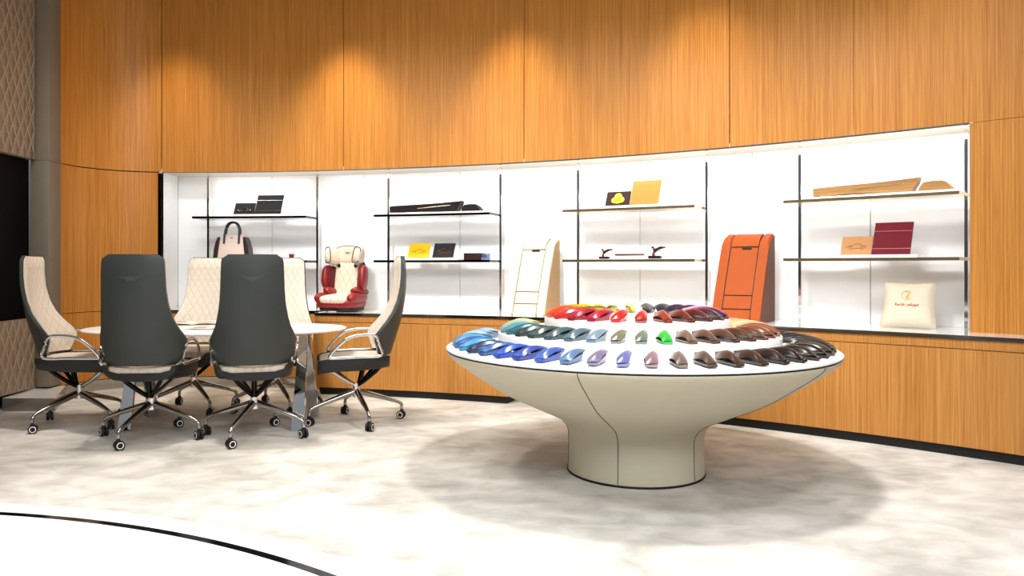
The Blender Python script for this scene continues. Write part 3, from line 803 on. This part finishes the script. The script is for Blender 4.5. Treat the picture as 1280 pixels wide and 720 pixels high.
# handbag
loc, rz = shelfframe(292, -.12, Z2)
r = thing('handbag', 'cream handbag with black handles and dark side panels on the leftmost shelving unit', 'handbag', loc, rz+.08)
bm = bmesh.new()
def bagring(z, w, d, n=28, e=.35):
    return [Vector((math.copysign(abs(math.cos(2*PI*k/n))**e, math.cos(2*PI*k/n))*w, math.copysign(abs(math.sin(2*PI*k/n))**e, math.sin(2*PI*k/n))*d, z)) for k in range(n)]
loft(bm, [bagring(.0, .17, .075), bagring(.01, .178, .08), bagring(.08, .172, .078), bagring(.16, .158, .07), bagring(.22, .138, .055), bagring(.255, .118, .038), bagring(.268, .098, .022)]); obj('bag_body', bm, plain('blush_leather', (226, 206, 194), .45, noise=.02), r, sharp=60)
for s in (-1, 1):
    bm = bmesh.new()
    prism(bm, [(s*.187, .0), (s*.142, .0), (s*.130, .10), (s*.122, .18), (s*.118, .235), (s*.134, .238), (s*.156, .19), (s*.172, .12)], 'Y', -.0815, .07, bev=.004)
    obj('side_panel', bm, plain('black_cherry_leather', (44, 24, 32), .4), r, label='dark side panel')
for yy in (-.04, .0):
    pts = smoothpath([(-.074, yy-.034, .17), (-.073, yy-.018, .25), (-.068, yy, .32), (-.042, yy+.004, .372), (0, yy+.005, .388), (.042, yy+.004, .372), (.068, yy, .32), (.073, yy-.018, .25), (.074, yy-.034, .17)], 4)
    bm = bmesh.new(); tube(bm, pts, .0105, 8); obj('handle', bm, plain('black_handle', (30, 22, 26), .4), r)
bm = bmesh.new(); winged(bm, .022, -.058, .228, .003, False); obj('emblem', bm, M['gunmetal'], r)

# ------------------------------------------------------------------ leather cases (arched back panels) on the counter
def case(px, off, rz_extra, main, side, line, label, mirror, W0=.37, D=.46, HH=.70):
    loc, rz = shelfframe(px, off, ZC)
    r = thing('leather_case', label, 'leather case', (loc.x, loc.y, ZC+.0005), rz+rz_extra, 'tall leather cases on the counter')
    def prof(k, z0, z1):
        """front curve (y negative = towards the room) between heights z0..z1, inset k"""
        out = []
        n = 22
        for i in range(n+1):
            z = z0+(z1-z0)*i/n
            out.append((fy(z, k), z))
        return out
    def fy(z, k=0):
        f = z/HH
        y = -D+.33*f**1.12
        if f > .86: y = y+ (.115)*(1-math.sqrt(max(0, 1-((f-.86)/.14)**2)))
        return y+k
    full = prof(0, 0, HH)
    for nm, x0, x1 in (('side_bolster', -W0/2, -W0/2+.072), ('side_bolster', W0/2-.072, W0/2)):
        bm = bmesh.new(); poly = full+[(-.005, HH-.01), (0, HH-.05), (0, 0)]
        prism(bm, poly, 'X', x0, x1, bev=.010)
        obj(nm, bm, main, r, sharp=50)
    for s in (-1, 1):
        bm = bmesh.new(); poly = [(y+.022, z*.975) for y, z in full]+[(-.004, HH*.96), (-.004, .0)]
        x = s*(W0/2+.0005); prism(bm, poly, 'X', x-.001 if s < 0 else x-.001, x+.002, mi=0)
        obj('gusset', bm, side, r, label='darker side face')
    cx0, cx1 = -W0/2+.080, W0/2-.080
    bm = bmesh.new(); prism(bm, [(y+.012, z*.99) for y, z in full]+[(-.02, HH-.03), (-.02, 0)], 'X', -W0/2+.07, W0/2-.07)
    obj('core', bm, line, r, sharp=50)
    segs = [(.0, .10, 'bottom_panel'), (.109, .205, 'lower_panel'), (.214, .585, 'flap'), (.594, HH, 'top_panel')]
    for z0, z1, nm in segs:
        poly = prof(.003, z0, z1); inner_ = [(min(y+.03, -.02), z) for y, z in reversed(poly)]
        bm = bmesh.new(); prism(bm, poly+inner_, 'X', cx0, cx1, bev=.003); obj(nm, bm, main, r, sharp=50)
    bm = bmesh.new(); y = fy(.575)
    box(bm, (0.02, y+.002, .578), (.075, .012, .018), bev=.004, rot=None); obj('handle_slot', bm, M['black'], r, label='dark finger slot')
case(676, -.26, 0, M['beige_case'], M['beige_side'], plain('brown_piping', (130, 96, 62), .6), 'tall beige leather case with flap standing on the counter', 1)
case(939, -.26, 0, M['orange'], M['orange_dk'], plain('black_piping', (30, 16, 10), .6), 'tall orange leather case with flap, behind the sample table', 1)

# ------------------------------------------------------------------ pillow
loc, rz = shelfframe(1135, -.1, ZC)
r = thing('cushion', 'square cream pillow with gold monogram and embroidered writing, on the counter at right', 'cushion', (loc.x, loc.y, ZC+.001), rz+.05)
LP = Matrix.Translation((0, -.03, 0)) @ Matrix.Rotation(math.radians(-16), 4, 'X')
HW = .178
def pil(u, v, sgn):
    e = (1-u**4)*(1-v**4)
    x = HW*u*(1-.13*(1-v*v)*1.0); z = HW*v*(1-.12*(1-u*u))
    k = 1-.07*(u*u*v*v)**3
    x *= (1-.05*v)*k; z *= k
    return Vector((x, -sgn*(.003+.062*max(0, e)**.55), z+HW*.93))
bm = bmesh.new(); n = 22
for sgn in (1, -1):
    V = [[bm.verts.new(pil(-1+2*i/n, -1+2*j/n, sgn)) for i in range(n+1)] for j in range(n+1)]
    for j in range(n):
        for i in range(n): bm.faces.new((V[j][i], V[j][i+1], V[j+1][i+1], V[j+1][i]))
bmesh.ops.remove_doubles(bm, verts=bm.verts[:], dist=.0075) if False else None
edge = []
bmesh.ops.transform(bm, matrix=LP, verts=bm.verts[:])
for v in bm.verts: v.co.z = max(v.co.z, 0)
obj('cover', bm, plain('cream_velvet', (212, 200, 178), .8, noise=.02), r, sharp=80)
bm = bmesh.new(); loop = []
for k in range(4*n):
    i, j = k % n, k//n
    u, v = [(-1+2*i/n, -1), (1, -1+2*i/n), (1-2*i/n, 1), (-1, 1-2*i/n)][j]
    q = pil(u, v, 0); q.y = 0; loop.append(LP @ q)
for q in loop: q.z = max(q.z, .004)
tube(bm, loop, .004, 6, closed=True); obj('piping', bm, plain('cream_piping', (206, 190, 164), .7), r)
# monogram: ring with a flowing figure
bm = bmesh.new(); zc = HW*.93+.055; yf = -.066
tube(bm, [(.034*math.cos(a), yf, zc+.034*math.sin(a)) for a in [math.radians(40+i*12) for i in range(25)]], .0017, 6)
tube(bm, smoothpath([(-.012, yf, zc+.026), (.008, yf, zc+.022), (.010, yf, zc+.006), (-.002, yf, zc-.008), (-.004, yf, zc-.022), (.014, yf, zc-.024)], 4), [.002]*8+[.0045]*8+[.003]*5, 6)
tube(bm, smoothpath([(.022, yf, zc+.024), (.008, yf, zc+.002), (.006, yf, zc-.016)], 4), .0026, 6)
bmesh.ops.transform(bm, matrix=LP, verts=bm.verts[:]); obj('monogram', bm, plain('gold_thread', (222, 176, 60), .5), r, label='gold embroidered monogram')
cu = bpy.data.curves.new('writing', 'FONT')
cu.body = '\uFEE9\uFEAE\uFEA8\uFED4\uFEDF\uFE8D \uFEE6\uFEAE\uFED8\uFEE3'
cu.body = ''.join(['\ufe94', '\ufee3', '\ufeaa', '\ufea7', ' ', '\ufeae', '\ufee4', '\ufee7', '\ufead', '\ufeee', '\ufee3'])
cu.size = .034; cu.extrude = .0008; cu.align_x = 'CENTER'; cu.offset = .0014
to = bpy.data.objects.new('tmp_text', cu); C.objects.link(to)
dg = bpy.context.evaluated_depsgraph_get(); tm = bpy.data.meshes.new_from_object(to.evaluated_get(dg))
bm = bmesh.new(); bm.from_mesh(tm); bpy.data.objects.remove(to)
bmesh.ops.rotate(bm, cent=(0, 0, 0), matrix=Matrix.Rotation(PI/2, 3, 'X'), verts=bm.verts[:])
xs = [v.co.x for v in bm.verts] or [0, 1]
k = .150/(max(xs)-min(xs)) if len(xs) > 2 else 1
for v in bm.verts: v.co = Vector(((v.co.x-(max(xs)+min(xs))/2)*k, v.co.y+yf, v.co.z*k+HW*.93-.018))
bmesh.ops.transform(bm, matrix=LP, verts=bm.verts[:]); obj('writing', bm, plain('rust_thread', (176, 84, 40), .5), r, label='rust coloured embroidered writing')

# ------------------------------------------------------------------ child car seat
loc, rz = shelfframe(430, -.0, ZC)
r = thing('child_car_seat', 'red and cream quilted child car seat standing on the counter', 'child car seat', (loc.x, loc.y+.0, ZC+.0005), rz-.12)
S = 1.0
Rx = lambda d: Matrix.Rotation(math.radians(d), 3, 'X')
Ry = lambda d: Matrix.Rotation(math.radians(d), 3, 'Y')
Rz_ = lambda d: Matrix.Rotation(math.radians(d), 3, 'Z')
M['cs_quilt'] = quilt('seat_quilted_leather', (226, 208, 188), (170, 142, 116), .075, .125, 'XZ', depth=.006, lmix=.7)
bm = bmesh.new(); blob(bm, (0, -.04, .035), (.19, .17, .034), .4, .45, nu=28); obj('base_shell', bm, M['black'], r)
bm = bmesh.new(); blob(bm, (0, -.05, .085), (.215, .185, .055), .45, .5, nu=32); obj('seat_body', bm, M['red'], r)
bm = bmesh.new(); blob(bm, (0, -.075, .125), (.165, .175, .042), .5, .45, nu=28, rot=Rx(4)); obj('seat_pad', bm, M['cs_quilt'], r)
for s in (-1, 1):
    bm = bmesh.new(); blob(bm, (s*.175, -.06, .130), (.050, .165, .055), .8, .6, rot=Ry(s*18)); obj('thigh_bolster', bm, M['red'], r)
    bm = bmesh.new(); blob(bm, (s*.155, .03, .19), (.055, .13, .042), .8, .7, rot=Ry(-s*22) @ Rx(-8)); obj('armrest', bm, M['red'], r)
    bm = bmesh.new(); blob(bm, (s*.186, .05, .325), (.038, .10, .125), .7, .6, rot=Rx(-8) @ Rz_(s*16)); obj('torso_wing', bm, M['red'], r)
    bm = bmesh.new(); blob(bm, (s*.150, .055, .32), (.020, .075, .118), .7, .6, rot=Rx(-8) @ Rz_(s*14)); obj('wing_lining', bm, M['red_dk'], r)
    bm = bmesh.new(); blob(bm, (s*.142, .045, .535), (.042, .11, .088), .75, .7, rot=Rx(-8) @ Rz_(s*14) @ Ry(s*8)); obj('head_wing', bm, M['cream'], r)
    pts = [(s*.142+.043*s*0, .045, .535)]
    bm = bmesh.new(); loop = []
    Rw = Rx(-8) @ Rz_(s*14) @ Ry(s*8)
    for k in range(24):
        a = 2*PI*k/24; f = lambda w, e: math.copysign(abs(w)**e, w)
        loop.append(Rw @ Vector((-s*.008+.034*f(math.cos(a), .6), -.088, .080*f(math.sin(a), .6)))+Vector((s*.142, .045, .535)))
    tube(bm, loop, .0045, 6, closed=True); obj('piping', bm, M['black'], r)
    bm = bmesh.new(); cyl(bm, (s*.085, .08, .43), (s*.095, .06, .455), .016, 12); obj('belt_guide', bm, M['black'], r)
bm = bmesh.new(); blob(bm, (0, .095, .30), (.142, .050, .185), .4, .4, rot=Rx(-8), nu=28); obj('backrest', bm, M['cs_quilt'], r)
bm = bmesh.new(); blob(bm, (0, .135, .31), (.165, .030, .20), .5, .5, rot=Rx(-8), nu=28); obj('back_shell', bm, M['charcoal_dark'], r)
bm = bmesh.new(); blob(bm, (0, .12, .550), (.135, .042, .088), .5, .5, rot=Rx(-8), nu=28); obj('headrest', bm, M['cream'], r)
bm = bmesh.new()
tube(bm, smoothpath([(-.15, .075, .605), (-.09, .085, .632), (0, .09, .641), (.09, .085, .632), (.15, .075, .605)], 4), .0035, 6); obj('top_piping', bm, M['black'], r)
bm = bmesh.new(); winged(bm, .042, .070, .575, .003, False); obj('emblem', bm, M['black'], r)
bm = bmesh.new()
for x in (-.03, .03): cyl(bm, (x, -.19, .012), (x, -.225, .012), .008, 10)
box(bm, (0, -.23, .012), (.09, .012, .02), bev=.003); obj('latch_bar', bm, M['chrome'], r)

# ------------------------------------------------------------------ lights
def area(name, loc, size, power, rot=(0, 0, 0), col=(1, 1, 1), sy=None):
    l = bpy.data.lights.new(name, 'AREA'); l.energy = power; l.color = col
    l.shape = 'RECTANGLE'; l.size = size; l.size_y = sy or size
    o = bpy.data.objects.new(name, l); C.objects.link(o); o.location = loc; o.rotation_euler = rot; return o
def spot(name, loc, power, target, ang=80, blend=.6, col=(1, .80, .52), r=.04):
    l = bpy.data.lights.new(name, 'SPOT'); l.energy = power; l.color = col; l.spot_size = math.radians(ang); l.spot_blend = blend; l.shadow_soft_size = r
    o = bpy.data.objects.new(name, l); C.objects.link(o); o.location = loc
    d = Vector(target)-Vector(loc); o.rotation_euler = d.to_track_quat('-Z', 'Y').to_euler(); return o
for px, pw, cc in ((225, 58, .80), (435, 108, .83), (645, 100, .84), (880, 70, .86), (1180, 20, .95)):
    t0 = th(px); a = wp(t0, .62, 3.93); b = wp(t0, .10, 2.3)
    spot('wall_washer', a, pw, b, 66, 1.0, (1, cc, cc*cc*.80), .14)
for px, off, pw in ((250, 3.2, 170), (500, 3.4, 360), (740, 3.2, 330), (960, 2.9, 240), (1170, 2.7, 145)):   # added fill spots that brighten the wall and niche
    t0 = th(px); a = wp(t0, off, 3.9); b = wp(t0, -.2, 1.25)
    o = spot('wall_fill_spot', a, pw, b, 62, 1.0, (.97, .98, 1), .25)
area('overhead_fill', (-1.8, 4.2, 3.9), 1.6, 22, (0, 0, 0), (1, .92, .82))  # unseen soft fill added overhead
area('front_fill', (1.0, -.7, 3.6), 5.0, 110, (math.radians(55), 0, math.radians(-4)), (.95, .98, 1), 1.0)  # added fill from high behind the camera, not a window
spot('table_downlight', (.9, 3.9, 3.9), 260, (.9, 4.5, 0), 84, .7, (1, .95, .88), .2)
spot('seating_fill_spot', (-2.0, 5.0, 3.9), 175, (-2.0, 5.6, 0), 82, .8, (1, .91, .80), .12)  # added spot, its warm tint stands in for bounce off the oak
spot('foreground_fill_spot', (-1.4, 2.3, 3.9), 300, (-1.4, 2.3, 0), 95, .9, (.98, .99, 1), .3)  # added spot making up for the low ambient light
spot('foreground_fill_spot', (1.5, 2.2, 3.9), 150, (1.5, 2.2, 0), 95, .9, (.98, .99, 1), .3)  # second added fill for the foreground, on the right
for px in (300, 440, 560, 680, 800, 930, 1060, 1160):
    t0 = th(px, -.06); a = wp(t0, -.03, ZT-.012)
    o = area('niche_light', a, .9, 1.7, (math.radians(24), 0, -t0), (1, .99, .97), .06); o.data.specular_factor = .15

w = bpy.data.worlds.new('showroom_surround'); bpy.context.scene.world = w; w.use_nodes = True
bg = w.node_tree.nodes['Background']; nt = w.node_tree
tc = N(nt, 'ShaderNodeTexCoord'); sx = N(nt, 'ShaderNodeSeparateXYZ'); nt.links.new(tc.outputs['Generated'], sx.inputs[0])
cr = N(nt, 'ShaderNodeValToRGB'); nt.links.new(sx.outputs['Z'], cr.inputs['Fac'])
cr.color_ramp.elements[0].color = (.03, .028, .026, 1); cr.color_ramp.elements[1].color = (.20, .21, .22, 1); cr.color_ramp.elements[1].position = .45
nt.links.new(cr.outputs['Color'], bg.inputs['Color']); bg.inputs['Strength'].default_value = 1.0

# ------------------------------------------------------------------ camera and view
cam = bpy.data.cameras.new('camera'); co = bpy.data.objects.new('camera', cam); C.objects.link(co)
co.location = (0, 0, H); co.rotation_euler = (PI/2, 0, 0)
cam.sensor_width = 36; cam.lens = F/1280*36
cam.shift_x = (640-CX)/1280; cam.shift_y = -(360-HZ)/1280; cam.clip_start = .05
sc = bpy.context.scene; sc.camera = co
sc.view_settings.view_transform = 'Standard'; sc.view_settings.look = 'None'; sc.view_settings.gamma = 1; sc.view_settings.exposure = .97
sc.view_settings.use_curve_mapping = False
